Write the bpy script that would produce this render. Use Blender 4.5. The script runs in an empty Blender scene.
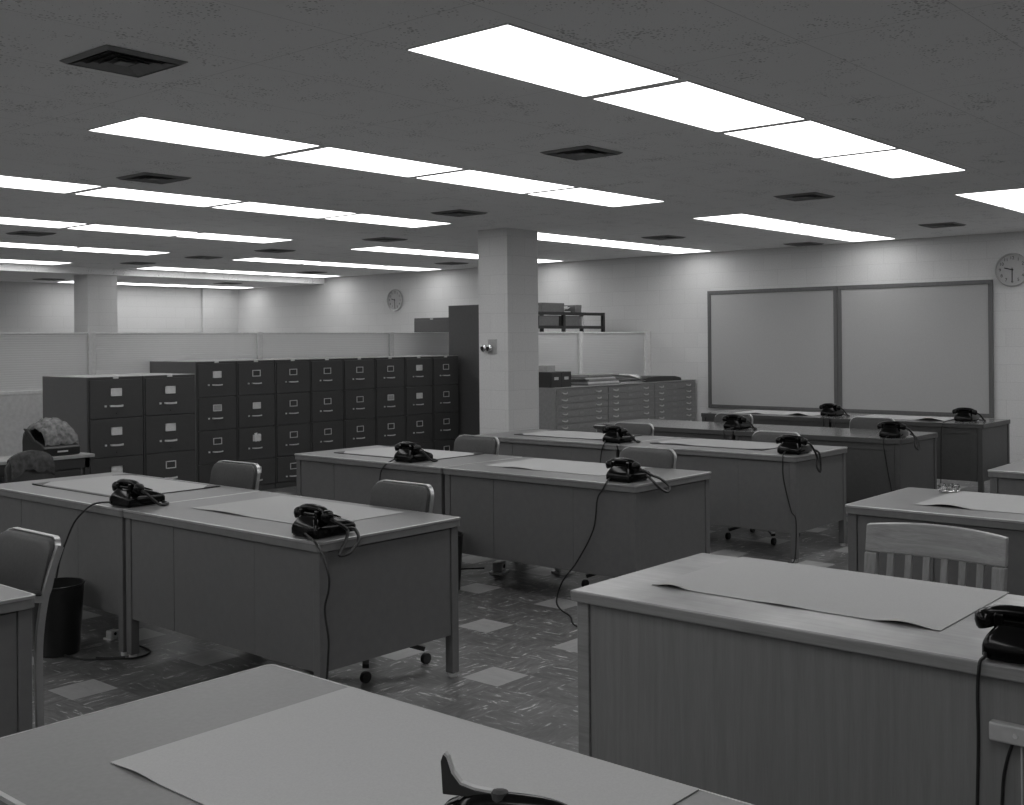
import bpy, bmesh, math, random
from mathutils import Vector, Matrix
random.seed(7)
C = bpy.context.scene.collection
S = bpy.context.scene
PI = math.pi

# ------------------------------------------------------------------ camera
CAM_H = 1.5614; FPX = 1120.6252; YAW = -0.0751; ROLL = -0.0088; PY = 340.7778
cam = bpy.data.cameras.new('camera'); cam_o = bpy.data.objects.new('camera', cam); C.objects.link(cam_o)
cam.sensor_fit = 'HORIZONTAL'; cam.sensor_width = 36.0
cam.lens = FPX * 36.0 / 1024.0
cam.shift_y = (PY - 402.5) / 1024.0
cam.clip_start = 0.05; cam.clip_end = 100
_a = PI / 4 + YAW
_F = Vector((math.cos(_a), math.sin(_a), 0)); _r = Vector((math.sin(_a), -math.cos(_a), 0)); _u = Vector((0, 0, 1))
_c, _s = math.cos(ROLL), math.sin(ROLL)
_R = _c * _r + _s * _u; _U = -_s * _r + _c * _u
cam_o.matrix_world = Matrix(((_R.x, _U.x, -_F.x, 0), (_R.y, _U.y, -_F.y, 0), (_R.z, _U.z, -_F.z, CAM_H), (0, 0, 0, 1)))
S.camera = cam_o
# ------------------------------------------------------------------ world and exposure
w = bpy.data.worlds.new('world'); S.world = w; w.use_nodes = True
w.node_tree.nodes['Background'].inputs[0].default_value = (.5, .5, .5, 1)
w.node_tree.nodes['Background'].inputs[1].default_value = 0.05
S.view_settings.view_transform = 'Standard'; S.view_settings.look = 'None'
S.view_settings.exposure = 0.62; S.view_settings.gamma = 1.0; S.view_settings.use_curve_mapping = False
LAMP = 2.6            # radiance of the fluorescent diffusers (the only lights of the room)

# ------------------------------------------------------------------ constants
H = 2.762; H2 = 2.65; XW = 13.55; YB = 19.0; YBEAM = 16.25
D = 0.830; L = 1.518; ZT = 0.742

# ------------------------------------------------------------------ materials
def newmat(name):
    m = bpy.data.materials.new(name); m.use_nodes = True
    nt = m.node_tree; b = nt.nodes['Principled BSDF']
    return m, nt, b
def g(v): return (v, v, v, 1)
def N(nt, t, **k):
    n = nt.nodes.new(t)
    for a, b in k.items(): setattr(n, a, b)
    return n
def M(nt, op, a, b=None, c=None):
    n = nt.nodes.new('ShaderNodeMath'); n.operation = op
    for i, x in enumerate((a, b, c)):
        if x is None: continue
        if isinstance(x, (int, float)): n.inputs[i].default_value = x
        else: nt.links.new(x, n.inputs[i])
    return n.outputs[0]
def ramp(nt, src, stops):
    r = nt.nodes.new('ShaderNodeValToRGB'); e = r.color_ramp.elements
    while len(e) < len(stops): e.new(0.5)
    for i, (p, v) in enumerate(stops): e[i].position = p; e[i].color = g(v)
    nt.links.new(src, r.inputs[0]); return r.outputs[0]
def plain(name, v, rough=.5, metal=0, var=.08, scale=30, bump=0, coat=0, spec=.5):
    m, nt, b = newmat(name)
    tc = N(nt, 'ShaderNodeTexCoord'); n = N(nt, 'ShaderNodeTexNoise'); n.inputs['Scale'].default_value = scale; n.inputs['Detail'].default_value = 3
    nt.links.new(tc.outputs['Object'], n.inputs['Vector'])
    nt.links.new(ramp(nt, n.outputs[0], [(.3, v * (1 - var)), (.7, v * (1 + var))]), b.inputs['Base Color'])
    b.inputs['Roughness'].default_value = rough; b.inputs['Metallic'].default_value = metal
    b.inputs['Coat Weight'].default_value = coat; b.inputs['Coat Roughness'].default_value = .15
    b.inputs['Specular IOR Level'].default_value = spec
    if bump:
        bp = N(nt, 'ShaderNodeBump'); bp.inputs['Strength'].default_value = bump; bp.inputs['Distance'].default_value = .002
        nt.links.new(n.outputs[0], bp.inputs['Height']); nt.links.new(bp.outputs[0], b.inputs['Normal'])
    return m
def wood(name, v, axis, rough=.35, contrast=.3, coat=0):
    m, nt, b = newmat(name)
    tc = N(nt, 'ShaderNodeTexCoord'); mp = N(nt, 'ShaderNodeMapping')
    sc = [22, 22, 22]; sc[axis] = 1.1; mp.inputs['Scale'].default_value = sc
    nt.links.new(tc.outputs['Object'], mp.inputs['Vector'])
    n = N(nt, 'ShaderNodeTexNoise'); n.inputs['Scale'].default_value = 2.2; n.inputs['Detail'].default_value = 8; n.inputs['Distortion'].default_value = .6
    nt.links.new(mp.outputs[0], n.inputs['Vector'])
    n2 = N(nt, 'ShaderNodeTexNoise'); n2.inputs['Scale'].default_value = 14; n2.inputs['Detail'].default_value = 4
    nt.links.new(mp.outputs[0], n2.inputs['Vector'])
    s = M(nt, 'ADD', M(nt, 'MULTIPLY', n.outputs[0], .65), M(nt, 'MULTIPLY', n2.outputs[0], .35))
    col = ramp(nt, s, [(.3, v * (1 - contrast)), (.68, v * (1 + contrast))])
    if name == 'oak_top':       # worn, paler patches in the varnish
        n3 = N(nt, 'ShaderNodeTexNoise'); n3.inputs['Scale'].default_value = 3.0; n3.inputs['Detail'].default_value = 3; nt.links.new(tc.outputs['Object'], n3.inputs['Vector'])
        mx = N(nt, 'ShaderNodeMix', data_type='RGBA', blend_type='MULTIPLY'); mx.inputs[0].default_value = 1
        nt.links.new(col, mx.inputs[6]); nt.links.new(ramp(nt, n3.outputs[0], [(.38, .78), (.66, 1.45)]), mx.inputs[7]); col = mx.outputs[2]
    nt.links.new(col, b.inputs['Base Color'])
    b.inputs['Roughness'].default_value = rough; b.inputs['Coat Weight'].default_value = coat; b.inputs['Coat Roughness'].default_value = .2
    return m
def block_mat(name, v):
    m, nt, b = newmat(name)
    tc = N(nt, 'ShaderNodeTexCoord'); ge = N(nt, 'ShaderNodeNewGeometry')
    sp = N(nt, 'ShaderNodeSeparateXYZ'); nt.links.new(tc.outputs['Object'], sp.inputs[0])
    sn = N(nt, 'ShaderNodeSeparateXYZ'); nt.links.new(ge.outputs['Normal'], sn.inputs[0])
    u = M(nt, 'ADD', M(nt, 'MULTIPLY', sp.outputs[0], M(nt, 'ABSOLUTE', sn.outputs[1])), M(nt, 'MULTIPLY', sp.outputs[1], M(nt, 'ABSOLUTE', sn.outputs[0])))
    cb = N(nt, 'ShaderNodeCombineXYZ'); nt.links.new(u, cb.inputs[0]); nt.links.new(sp.outputs[2], cb.inputs[1])
    br = N(nt, 'ShaderNodeTexBrick'); nt.links.new(cb.outputs[0], br.inputs['Vector'])
    br.inputs['Scale'].default_value = 1; br.inputs['Brick Width'].default_value = .412; br.inputs['Row Height'].default_value = .206
    br.inputs['Mortar Size'].default_value = .005; br.inputs['Mortar Smooth'].default_value = .5
    br.inputs['Color1'].default_value = g(v); br.inputs['Color2'].default_value = g(v * .96); br.inputs['Mortar'].default_value = g(v * .89)
    n = N(nt, 'ShaderNodeTexNoise'); n.inputs['Scale'].default_value = 60; nt.links.new(tc.outputs['Object'], n.inputs['Vector'])
    mx = N(nt, 'ShaderNodeMix', data_type='RGBA', blend_type='MULTIPLY'); mx.inputs[0].default_value = 1
    nt.links.new(br.outputs['Color'], mx.inputs[6]); nt.links.new(ramp(nt, n.outputs[0], [(.35, .93), (.65, 1)]), mx.inputs[7])
    nt.links.new(mx.outputs[2], b.inputs['Base Color'])
    bp = N(nt, 'ShaderNodeBump'); bp.inputs['Strength'].default_value = .3; bp.inputs['Distance'].default_value = .004
    nt.links.new(M(nt, 'SUBTRACT', M(nt, 'MULTIPLY', n.outputs[0], .3), br.outputs['Fac']), bp.inputs['Height']); nt.links.new(bp.outputs[0], b.inputs['Normal'])
    b.inputs['Roughness'].default_value = .6
    return m
def ceiling_mat():
    m, nt, b = newmat('ceiling_tile')
    tc = N(nt, 'ShaderNodeTexCoord')
    vo = N(nt, 'ShaderNodeTexVoronoi'); vo.inputs['Scale'].default_value = 55; nt.links.new(tc.outputs['Object'], vo.inputs['Vector'])
    wn = N(nt, 'ShaderNodeTexNoise'); wn.inputs['Scale'].default_value = 5; wn.inputs['Detail'].default_value = 5; nt.links.new(tc.outputs['Object'], wn.inputs['Vector'])
    dots = M(nt, 'LESS_THAN', vo.outputs['Distance'], M(nt, 'MULTIPLY', M(nt, 'SUBTRACT', wn.outputs[0], .36), 1.2))
    sp = N(nt, 'ShaderNodeSeparateXYZ'); nt.links.new(tc.outputs['Object'], sp.inputs[0])
    ln = M(nt, 'LESS_THAN', M(nt, 'FRACT', M(nt, 'DIVIDE', M(nt, 'ADD', sp.outputs[1], 100.02), .638)), .006)
    ln2 = M(nt, 'LESS_THAN', M(nt, 'FRACT', M(nt, 'DIVIDE', M(nt, 'ADD', sp.outputs[0], 100.1), 1.272)), .003)
    dark = M(nt, 'ADD', M(nt, 'MULTIPLY', dots, .42), M(nt, 'MULTIPLY', M(nt, 'MAXIMUM', ln, ln2), .3))
    v = M(nt, 'MULTIPLY', M(nt, 'SUBTRACT', 1, dark), .88)
    cb = N(nt, 'ShaderNodeCombineColor')
    for i in range(3): nt.links.new(v, cb.inputs[i])
    nt.links.new(cb.outputs[0], b.inputs['Base Color']); b.inputs['Roughness'].default_value = .9
    return m
def floor_mat():
    m, nt, b = newmat('floor_tile'); T = .2205
    tc = N(nt, 'ShaderNodeTexCoord'); sp = N(nt, 'ShaderNodeSeparateXYZ'); nt.links.new(tc.outputs['Object'], sp.inputs[0])
    X = M(nt, 'DIVIDE', M(nt, 'ADD', sp.outputs[0], 90 * T - 3.786), T); Y = M(nt, 'DIVIDE', M(nt, 'ADD', sp.outputs[1], 90 * T - 3.361), T)
    i = M(nt, 'FLOOR', X); j = M(nt, 'FLOOR', Y)
    light = M(nt, 'MULTIPLY', M(nt, 'LESS_THAN', M(nt, 'MODULO', i, 3), .5), M(nt, 'LESS_THAN', M(nt, 'MODULO', j, 3), .5))
    par = M(nt, 'LESS_THAN', M(nt, 'MODULO', M(nt, 'ADD', i, j), 2), .5)
    cell = M(nt, 'ADD', M(nt, 'MULTIPLY', i, 3.71), M(nt, 'MULTIPLY', j, 7.13))
    sx = M(nt, 'ADD', M(nt, 'MULTIPLY', par, 15), 5); sy = M(nt, 'SUBTRACT', 20, M(nt, 'MULTIPLY', par, 15))
    cb = N(nt, 'ShaderNodeCombineXYZ')
    nt.links.new(M(nt, 'MULTIPLY', sp.outputs[0], sx), cb.inputs[0]); nt.links.new(M(nt, 'MULTIPLY', sp.outputs[1], sy), cb.inputs[1]); nt.links.new(cell, cb.inputs[2])
    n = N(nt, 'ShaderNodeTexNoise'); n.inputs['Scale'].default_value = 1.9; n.inputs['Detail'].default_value = 6; n.inputs['Roughness'].default_value = .65; n.inputs['Distortion'].default_value = .8
    nt.links.new(cb.outputs[0], n.inputs['Vector'])
    base = ramp(nt, n.outputs[0], [(.30, .055), (.5, .10), (.60, .14), (.66, .50)])
    wn = N(nt, 'ShaderNodeTexWhiteNoise', noise_dimensions='1D'); nt.links.new(cell, wn.inputs['W'])
    k = M(nt, 'ADD', .8, M(nt, 'MULTIPLY', wn.outputs['Value'], .4))
    mx = N(nt, 'ShaderNodeMix', data_type='RGBA'); nt.links.new(light, mx.inputs[0])
    ml = N(nt, 'ShaderNodeMix', data_type='RGBA', blend_type='MULTIPLY'); ml.inputs[0].default_value = 1
    cc = N(nt, 'ShaderNodeCombineColor')
    for q in range(3): nt.links.new(k, cc.inputs[q])
    nt.links.new(base, ml.inputs[6]); nt.links.new(cc.outputs[0], ml.inputs[7])
    nt.links.new(ml.outputs[2], mx.inputs[6]); nt.links.new(ramp(nt, n.outputs[0], [(.3, .28), (.7, .34)]), mx.inputs[7])
    nt.links.new(mx.outputs[2], b.inputs['Base Color'])
    b.inputs['Roughness'].default_value = .38
    return m
def glass_mat():
    m, nt, b = newmat('ribbed_glass')
    tc = N(nt, 'ShaderNodeTexCoord'); wv = N(nt, 'ShaderNodeTexWave', bands_direction='Z'); wv.inputs['Scale'].default_value = 14
    nt.links.new(tc.outputs['Object'], wv.inputs['Vector'])
    bp = N(nt, 'ShaderNodeBump'); bp.inputs['Strength'].default_value = .3; bp.inputs['Distance'].default_value = .003
    nt.links.new(wv.outputs['Fac'], bp.inputs['Height']); nt.links.new(bp.outputs[0], b.inputs['Normal'])
    nt.links.new(ramp(nt, wv.outputs['Fac'], [(0, .84), (1, .90)]), b.inputs['Base Color'])
    b.inputs['Roughness'].default_value = .36; b.inputs['Transmission Weight'].default_value = .62; b.inputs['IOR'].default_value = 1.2
    return m
def emit_mat():
    m, nt, b = newmat('diffuser_light')
    b.inputs['Base Color'].default_value = g(.8); b.inputs['Roughness'].default_value = .4
    tc = N(nt, 'ShaderNodeTexCoord'); n = N(nt, 'ShaderNodeTexNoise'); n.inputs['Scale'].default_value = 4; nt.links.new(tc.outputs['Object'], n.inputs['Vector'])
    nt.links.new(ramp(nt, n.outputs[0], [(.3, .96), (.7, 1)]), b.inputs['Emission Color']); b.inputs['Emission Strength'].default_value = LAMP
    return m
def clear_glass():
    m, nt, b = newmat('clear_glass'); b.inputs['Base Color'].default_value = g(.95); b.inputs['Roughness'].default_value = .03
    b.inputs['Transmission Weight'].default_value = 1; b.inputs['IOR'].default_value = 1.5
    return m
MT = dict(
    wall=block_mat('painted_block', .68), ceil=ceiling_mat(), floor=floor_mat(), lamp=emit_mat(), glass=glass_mat(), cglass=clear_glass(),
    trim=plain('base_vinyl', .04, .5), beam=plain('plaster', .5, .8),
    desk=plain('desk_enamel', .128, .42, var=.05), top=plain('desk_linoleum', .165, .4, var=.07, scale=90), edge=plain('desk_edge', .17, .38),
    alu=plain('aluminium', .52, .36, metal=.9, var=.05), alu2=plain('satin_aluminium', .5, .38, metal=.75, var=.05), chrome=plain('chrome', .75, .15, metal=1, var=.02),
    ddesk=plain('dark_desk_enamel', .07, .4, var=.06), dtop=wood('dark_desk_top', .16, 1, .16, .12, .4),
    cab=plain('cabinet_enamel', .042, .4, var=.05), cabs=plain('cabinet_side', .10, .38, var=.05), cabt=plain('cabinet_top', .3, .45),
    card=plain('label_card', .55, .6), card2=plain('grey_card', .3, .6), hole=plain('label_hole', .03, .6), hand=plain('handle_metal', .62, .35, metal=.35),
    blot=plain('blotter_paper', .40, .8, var=.04, scale=220), pad=plain('blotter_pad', .035, .5),
    black=plain('bakelite', .003, .12, var=.02, spec=.25), cord=plain('rubber_cord', .012, .4), rubber=plain('black_rubber', .02, .6), lrub=plain('pale_rubber', .45, .5),
    uph=plain('chair_vinyl', .052, .5, var=.12, scale=70, bump=.2), oak_top=wood('oak_top', .25, 1, .3, .16, .3), oak=wood('oak_panel', .19, 2, .42, .13), oak_edge=wood('oak_edge', .23, 1, .35, .2),
    oak_chair=wood('oak_chair', .29, 1, .3, .25, .3), oak_chairv=wood('oak_chair_upright', .26, 2, .3, .25, .3),
    chest=plain('map_cabinet_enamel', .28, .4), chestd=plain('map_drawer', .24, .38), board=plain('tack_board', .42, .85, var=.06, scale=150), bframe=wood('board_frame', .12, 2, .4, .15),
    part=plain('partition_panel', .6, .6), post=plain('partition_post', .68, .4, metal=.1), vent=plain('vent_metal', .2, .5), ventd=plain('vent_dark', .02, .7),
    frame=plain('fixture_frame', .6, .5), clockf=plain('clock_face', .44, .5, var=.03), bin=plain('bin_metal', .012, .35), mark=plain('black_mark', .01, .6),
    cloth=plain('cloth_cover', .15, .75, var=.55, scale=28, bump=1), paper=plain('paper', .68, .8), boxm=plain('carton', .2, .8), dark=plain('dark_metal', .035, .4), plastic=plain('ivory_plastic', .42, .4), white=plain('white_paint', .7, .5))

# ------------------------------------------------------------------ mesh helpers
class MB:
    def __init__(s): s.bm = bmesh.new()
    def box(s, x0, x1, y0, y1, z0, z1):
        vs = [s.bm.verts.new(p) for p in ((x0, y0, z0), (x1, y0, z0), (x1, y1, z0), (x0, y1, z0), (x0, y0, z1), (x1, y0, z1), (x1, y1, z1), (x0, y1, z1))]
        for f in ((0, 3, 2, 1), (4, 5, 6, 7), (0, 1, 5, 4), (1, 2, 6, 5), (2, 3, 7, 6), (3, 0, 4, 7)): s.bm.faces.new([vs[i] for i in f])
        return s
    def obox(s, c, ax, ay, az, hx, hy, hz):
        c = Vector(c); ax = Vector(ax).normalized(); ay = Vector(ay).normalized(); az = Vector(az).normalized()
        P = lambda a, b, d: c + ax * a * hx + ay * b * hy + az * d * hz
        vs = [s.bm.verts.new(P(*p)) for p in ((-1, -1, -1), (1, -1, -1), (1, 1, -1), (-1, 1, -1), (-1, -1, 1), (1, -1, 1), (1, 1, 1), (-1, 1, 1))]
        for f in ((0, 3, 2, 1), (4, 5, 6, 7), (0, 1, 5, 4), (1, 2, 6, 5), (2, 3, 7, 6), (3, 0, 4, 7)): s.bm.faces.new([vs[i] for i in f])
        return s
    def loft(s, rings, cap=True, closed=False):
        vr = [[s.bm.verts.new(p) for p in r] for r in rings]; n = len(vr[0])
        rng = range(len(vr)) if closed else range(len(vr) - 1)
        for i in rng:
            a, b = vr[i], vr[(i + 1) % len(vr)]
            for k in range(n): s.bm.faces.new((a[k], a[(k + 1) % n], b[(k + 1) % n], b[k]))
        if cap and not closed:
            s.bm.faces.new(list(reversed(vr[0]))); s.bm.faces.new(vr[-1])
        return s
    def tube(s, pts, r, n=8, closed=False):
        pts = [Vector(p) for p in pts]; rings = []; prev = None; m = len(pts)
        for i, p in enumerate(pts):
            if closed: t = (pts[(i + 1) % m] - pts[i - 1])
            else: t = pts[min(i + 1, m - 1)] - pts[max(i - 1, 0)]
            t.normalize()
            if prev is None:
                a = Vector((0, 0, 1)) if abs(t.z) < .9 else Vector((1, 0, 0)); u = (a - t * a.dot(t)).normalized()
            else: u = (prev - t * prev.dot(t)).normalized()
            prev = u; v = t.cross(u); rr = r[i] if isinstance(r, (list, tuple)) else r
            rings.append([p + (u * math.cos(2 * PI * k / n) + v * math.sin(2 * PI * k / n)) * rr for k in range(n)])
        return s.loft(rings, closed=closed)
    def strap(s, pts, w, t, side):            # flat bar along pts, w wide along side, t thick
        pts = [Vector(p) for p in pts]; side = Vector(side).normalized(); rings = []
        for i, p in enumerate(pts):
            d = (pts[min(i + 1, len(pts) - 1)] - pts[max(i - 1, 0)]).normalized(); nn = d.cross(side).normalized()
            rings.append([p + side * w / 2 + nn * t / 2, p - side * w / 2 + nn * t / 2, p - side * w / 2 - nn * t / 2, p + side * w / 2 - nn * t / 2])
        return s.loft(rings)
    def lathe(s, prof, n=24, c=(0, 0, 0), axis='z'):
        rings = []
        for r, z in prof:
            ring = []
            for k in range(n):
                a = 2 * PI * k / n; x, y = r * math.cos(a), r * math.sin(a)
                p = {'z': (x, y, z), 'x': (z, x, y), 'y': (y, z, x)}[axis]
                ring.append(Vector(p) + Vector(c))
            rings.append(ring)
        return s.loft(rings)
    def prism(s, prof, axis, a, b, inset=None):   # prof: 2D list; axis 'y': prof=(x,z) ; 'x': prof=(y,z) ; 'z': (x,y)
        def P(q, t): return {'y': (q[0], t, q[1]), 'x': (t, q[0], q[1]), 'z': (q[0], q[1], t)}[axis]
        return s.loft([[P(q, a) for q in prof], [P(q, b) for q in prof]])
    def build(s, name, mat, parent=None, bevel=0, smooth=False, loc=None, rotz=0, seg=2):
        bmesh.ops.recalc_face_normals(s.bm, faces=s.bm.faces)
        me = bpy.data.meshes.new(name); s.bm.to_mesh(me); s.bm.free()
        me.materials.append(MT[mat] if isinstance(mat, str) else mat)
        if smooth:
            for p in me.polygons: p.use_smooth = True
            me.set_sharp_from_angle(angle=math.radians(40))
        o = bpy.data.objects.new(name, me); C.objects.link(o)
        if parent: o.parent = parent
        if loc: o.location = loc
        if rotz: o.rotation_euler.z = rotz
        if bevel:
            md = o.modifiers.new('bevel', 'BEVEL'); md.width = bevel; md.segments = seg; md.limit_method = 'ANGLE'; md.angle_limit = math.radians(50)
        return o
def tag(o, label, cat, group=None, kind=None):
    o['label'] = label; o['category'] = cat
    if group: o['group'] = group
    if kind: o['kind'] = kind
    return o
def thing(name, label, cat, loc=(0, 0, 0), rotz=0, group=None):
    o = bpy.data.objects.new(name, None); C.objects.link(o); o.location = loc; o.rotation_euler.z = rotz; o.empty_display_size = .1
    return tag(o, label, cat, group)
def children(o): return [c for c in bpy.data.objects if c.parent == o]
def dup(o, loc=None, rotz=None, label=None, group=None, parent=None):
    c = o.copy(); C.objects.link(c); c.parent = parent
    if loc is not None: c.location = loc
    if rotz is not None: c.rotation_euler.z = rotz
    if label: c['label'] = label
    if group: c['group'] = group
    for ch in children(o): dup(ch, parent=c)
    return c
def struct(mb, name, mat, **k):
    o = mb.build(name, mat, **k); o['kind'] = 'structure'; return o
def smoothpts(pts, n=6):
    P = [Vector(p) for p in pts]; out = []
    for i in range(len(P) - 1):
        a, b, c, d = P[max(i - 1, 0)], P[i], P[i + 1], P[min(i + 2, len(P) - 1)]
        for k in range(n):
            t = k / n; out.append(.5 * ((2 * b) + (c - a) * t + (2 * a - 5 * b + 4 * c - d) * t * t + (3 * b - 3 * c + d - a) * t ** 3))
    out.append(P[-1]); return out
def rrect(w, h, r, n=5):
    out = []
    for cx, cy, a0 in ((w / 2 - r, h / 2 - r, 0), (-w / 2 + r, h / 2 - r, 90), (-w / 2 + r, -h / 2 + r, 180), (w / 2 - r, -h / 2 + r, 270)):
        for k in range(n + 1):
            a = math.radians(a0 + 90 * k / n); out.append((cx + r * math.cos(a), cy + r * math.sin(a)))
    return out

# ------------------------------------------------------------------ room shell
X0R, Y0R = -3.0, -3.6
struct(MB().box(X0R, XW, Y0R, YB, -.1, 0), 'floor', 'floor')
struct(MB().box(X0R, XW, Y0R, YBEAM, H, H + .15), 'ceiling', 'ceil')
struct(MB().box(X0R, XW, YBEAM, YB, H2, H + .15), 'ceiling_lower', 'ceil')
struct(MB().box(XW, XW + .2, Y0R, YB, -.1, H + .15), 'wall_right', 'wall')
struct(MB().box(X0R, XW, YB, YB + .2, -.1, H + .15), 'wall_back', 'wall')
struct(MB().box(X0R - .2, X0R, Y0R, YB, -.1, H + .15), 'wall_left', 'wall')
struct(MB().box(X0R, XW, Y0R - .2, Y0R, -.1, H + .15), 'wall_front', 'wall')
struct(MB().box(12.72, XW, 18.93, YB, 0, H2), 'trim_1', 'wall')
struct(MB().box(XW - .012, XW, Y0R, 18.72, 0, .1), 'baseboard_right', 'trim')
struct(MB().box(8.985, 9.495, 7.785, 8.20, 0, H), 'column', 'wall').name = 'wall_column'
o = struct(MB().box(8.88, 9.38, 16.3, 16.72, 0, H2), 'wall_column_far', 'wall')

# ------------------------------------------------------------------ ceiling lights
FL, FW = 1.198, .545
def make_light():
    t = thing('ceiling_light', '', 'ceiling light')
    m = MB(); a, b, e = FL / 2, FW / 2, .006
    m.box(-a - e, a + e, -b - e, -b, -.006, 0); m.box(-a - e, a + e, b, b + e, -.004, 0); m.box(-a - e, -a, -b, b, -.006, 0); m.box(a, a + e, -b, b, -.006, 0)
    m.build('frame', 'frame', t)
    r = [[(sx * (a - i), sy * (b - i), z) for sx, sy in ((-1, -1), (1, -1), (1, 1), (-1, 1))] for i, z in ((0, -.0005), (.001, -.005), (.014, -.009))]
    MB().loft(r).build('diffuser', 'lamp', t)
    return t
ORD = ['nearest', 'second nearest', 'third nearest', 'fourth nearest']
ROWN = {0: 'nearest row', 1: 'second row back', 2: 'third row back', 3: 'fourth row back', 4: 'fifth row back', 5: 'sixth row back', 6: 'row beyond the beam'}
OUT = 'fluorescent ceiling light outside the picture, over the part of the room behind the viewer'
proto_light = make_light(); first = True
for r in range(-1, 7):
    y = 2.767 + 2.552 * r + FW / 2
    for bank, x0, n in ((0, 3.209 - 1.272 * 4 - 1.28, 4), (1, 3.209, 4), (2, 9.577, 3)):
        if bank == 0 and r > 3: continue
        if bank == 1 and r == 6: continue
        z = H2 if r == 6 else H
        for i in range(n):
            x = x0 + i * 1.272 + FL / 2
            hidden = bank == 0 or r == -1 or (bank == 2 and r == 0 and i > 0) or (bank == 1 and ((r >= 4 and i < 2) or (r == 3 and i < 1) or (r in (2,) and i < 0)))
            if r == 6 and bank == 1: continue
            if hidden: lab, grp = OUT, 'ceiling lights behind the viewer'
            else:
                nm = ROWN[r]; grp = 'recessed ceiling lights'
                if bank == 1: lab = 'lit ceiling panel, %s of four in the left bank, %s' % (['first', 'second', 'third', 'last'][i], nm)
                else: lab = 'lit ceiling panel, %s of three in wall-side bank, %s' % (['first', 'middle', 'last'][i], nm)
            o = proto_light if first else dup(proto_light)
            first = False
            o.location = (x, y, z); o['label'] = lab; o['group'] = grp
# ------------------------------------------------------------------ ceiling vents
def make_vent():
    t = thing('ceiling_vent', '', 'vent'); a = .19
    MB().box(-a + .02, a - .02, -a + .02, a - .02, -.004, -.0005).build('backing', 'ventd', t)
    for k, (r0, r1) in enumerate(((.19, .168), (.152, .132), (.114, .094), (.076, .058), (.032, .0))):
        m = MB()
        if r1 > 0:
            m.loft([[(sx * rr, sy * rr, zz) for sx, sy in ((-1, -1), (1, -1), (1, 1), (-1, 1))] for rr, zz in ((r0, -.003 if k == 0 else -.016), (r1, -.016 if k == 0 else -.005), (r1, -.003), (r0 - .002, -.001 if k == 0 else -.013))], closed=True)
        else: m.box(-r0, r0, -r0, r0, -.014, -.010)
        m.build('louvre' if k else 'rim', 'vent', t)
    return t
VP = [(2.535, 4.335, 0, 'large square ceiling vent at upper left, the closest one'), (5.72, 4.32, 0, 'square ceiling vent between the two nearest light rows, upper middle'), (4.45, 7.22, 0, 'square ceiling vent at left between the second and third light rows'),
      (8.79, 4.29, 0, 'square ceiling vent at right, just behind the nearest light row'), (12.07, 4.31, 0, 'square ceiling vent above the right wall clock end of the boards'), (7.61, 7.18, 0, 'square ceiling vent just left of the column top'),
      (11.12, 7.21, 0, 'square ceiling vent between the column and the tack boards'), (8.96, 9.65, 0, 'square ceiling vent left of the column behind the fourth light row end'), (13.2, 6.46, 0, 'square ceiling vent tight against the wall above the left tack board'),
      (9.02, 11.8, 0, 'small looking square ceiling vent left of the far wall-side lights'), (5.75, 11.73, 0, 'square ceiling vent at the left edge between distant light rows'), (12.43, 11.9, 0, 'distant square ceiling vent right of the far wall clock'),
      (9.01, 13.38, 0, 'distant square ceiling vent between the fifth row light banks'), (8.96, 14.98, 0, 'distant square ceiling vent just before the dropped beam'), (12.24, 15.0, 0, 'distant square ceiling vent near the wall before the dropped beam'),
      (9.06, 17.88, 1, 'farthest square ceiling vent left of the far column'), (12.0, 17.08, 1, 'square ceiling vent on the lowered ceiling near the far corner')]
pv = make_vent()
for k, (x, y, lo, lab) in enumerate(VP):
    o = pv if k == 0 else dup(pv); o.location = (x, y, H2 if lo else H); o['label'] = lab; o['group'] = 'square ceiling vents'

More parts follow.
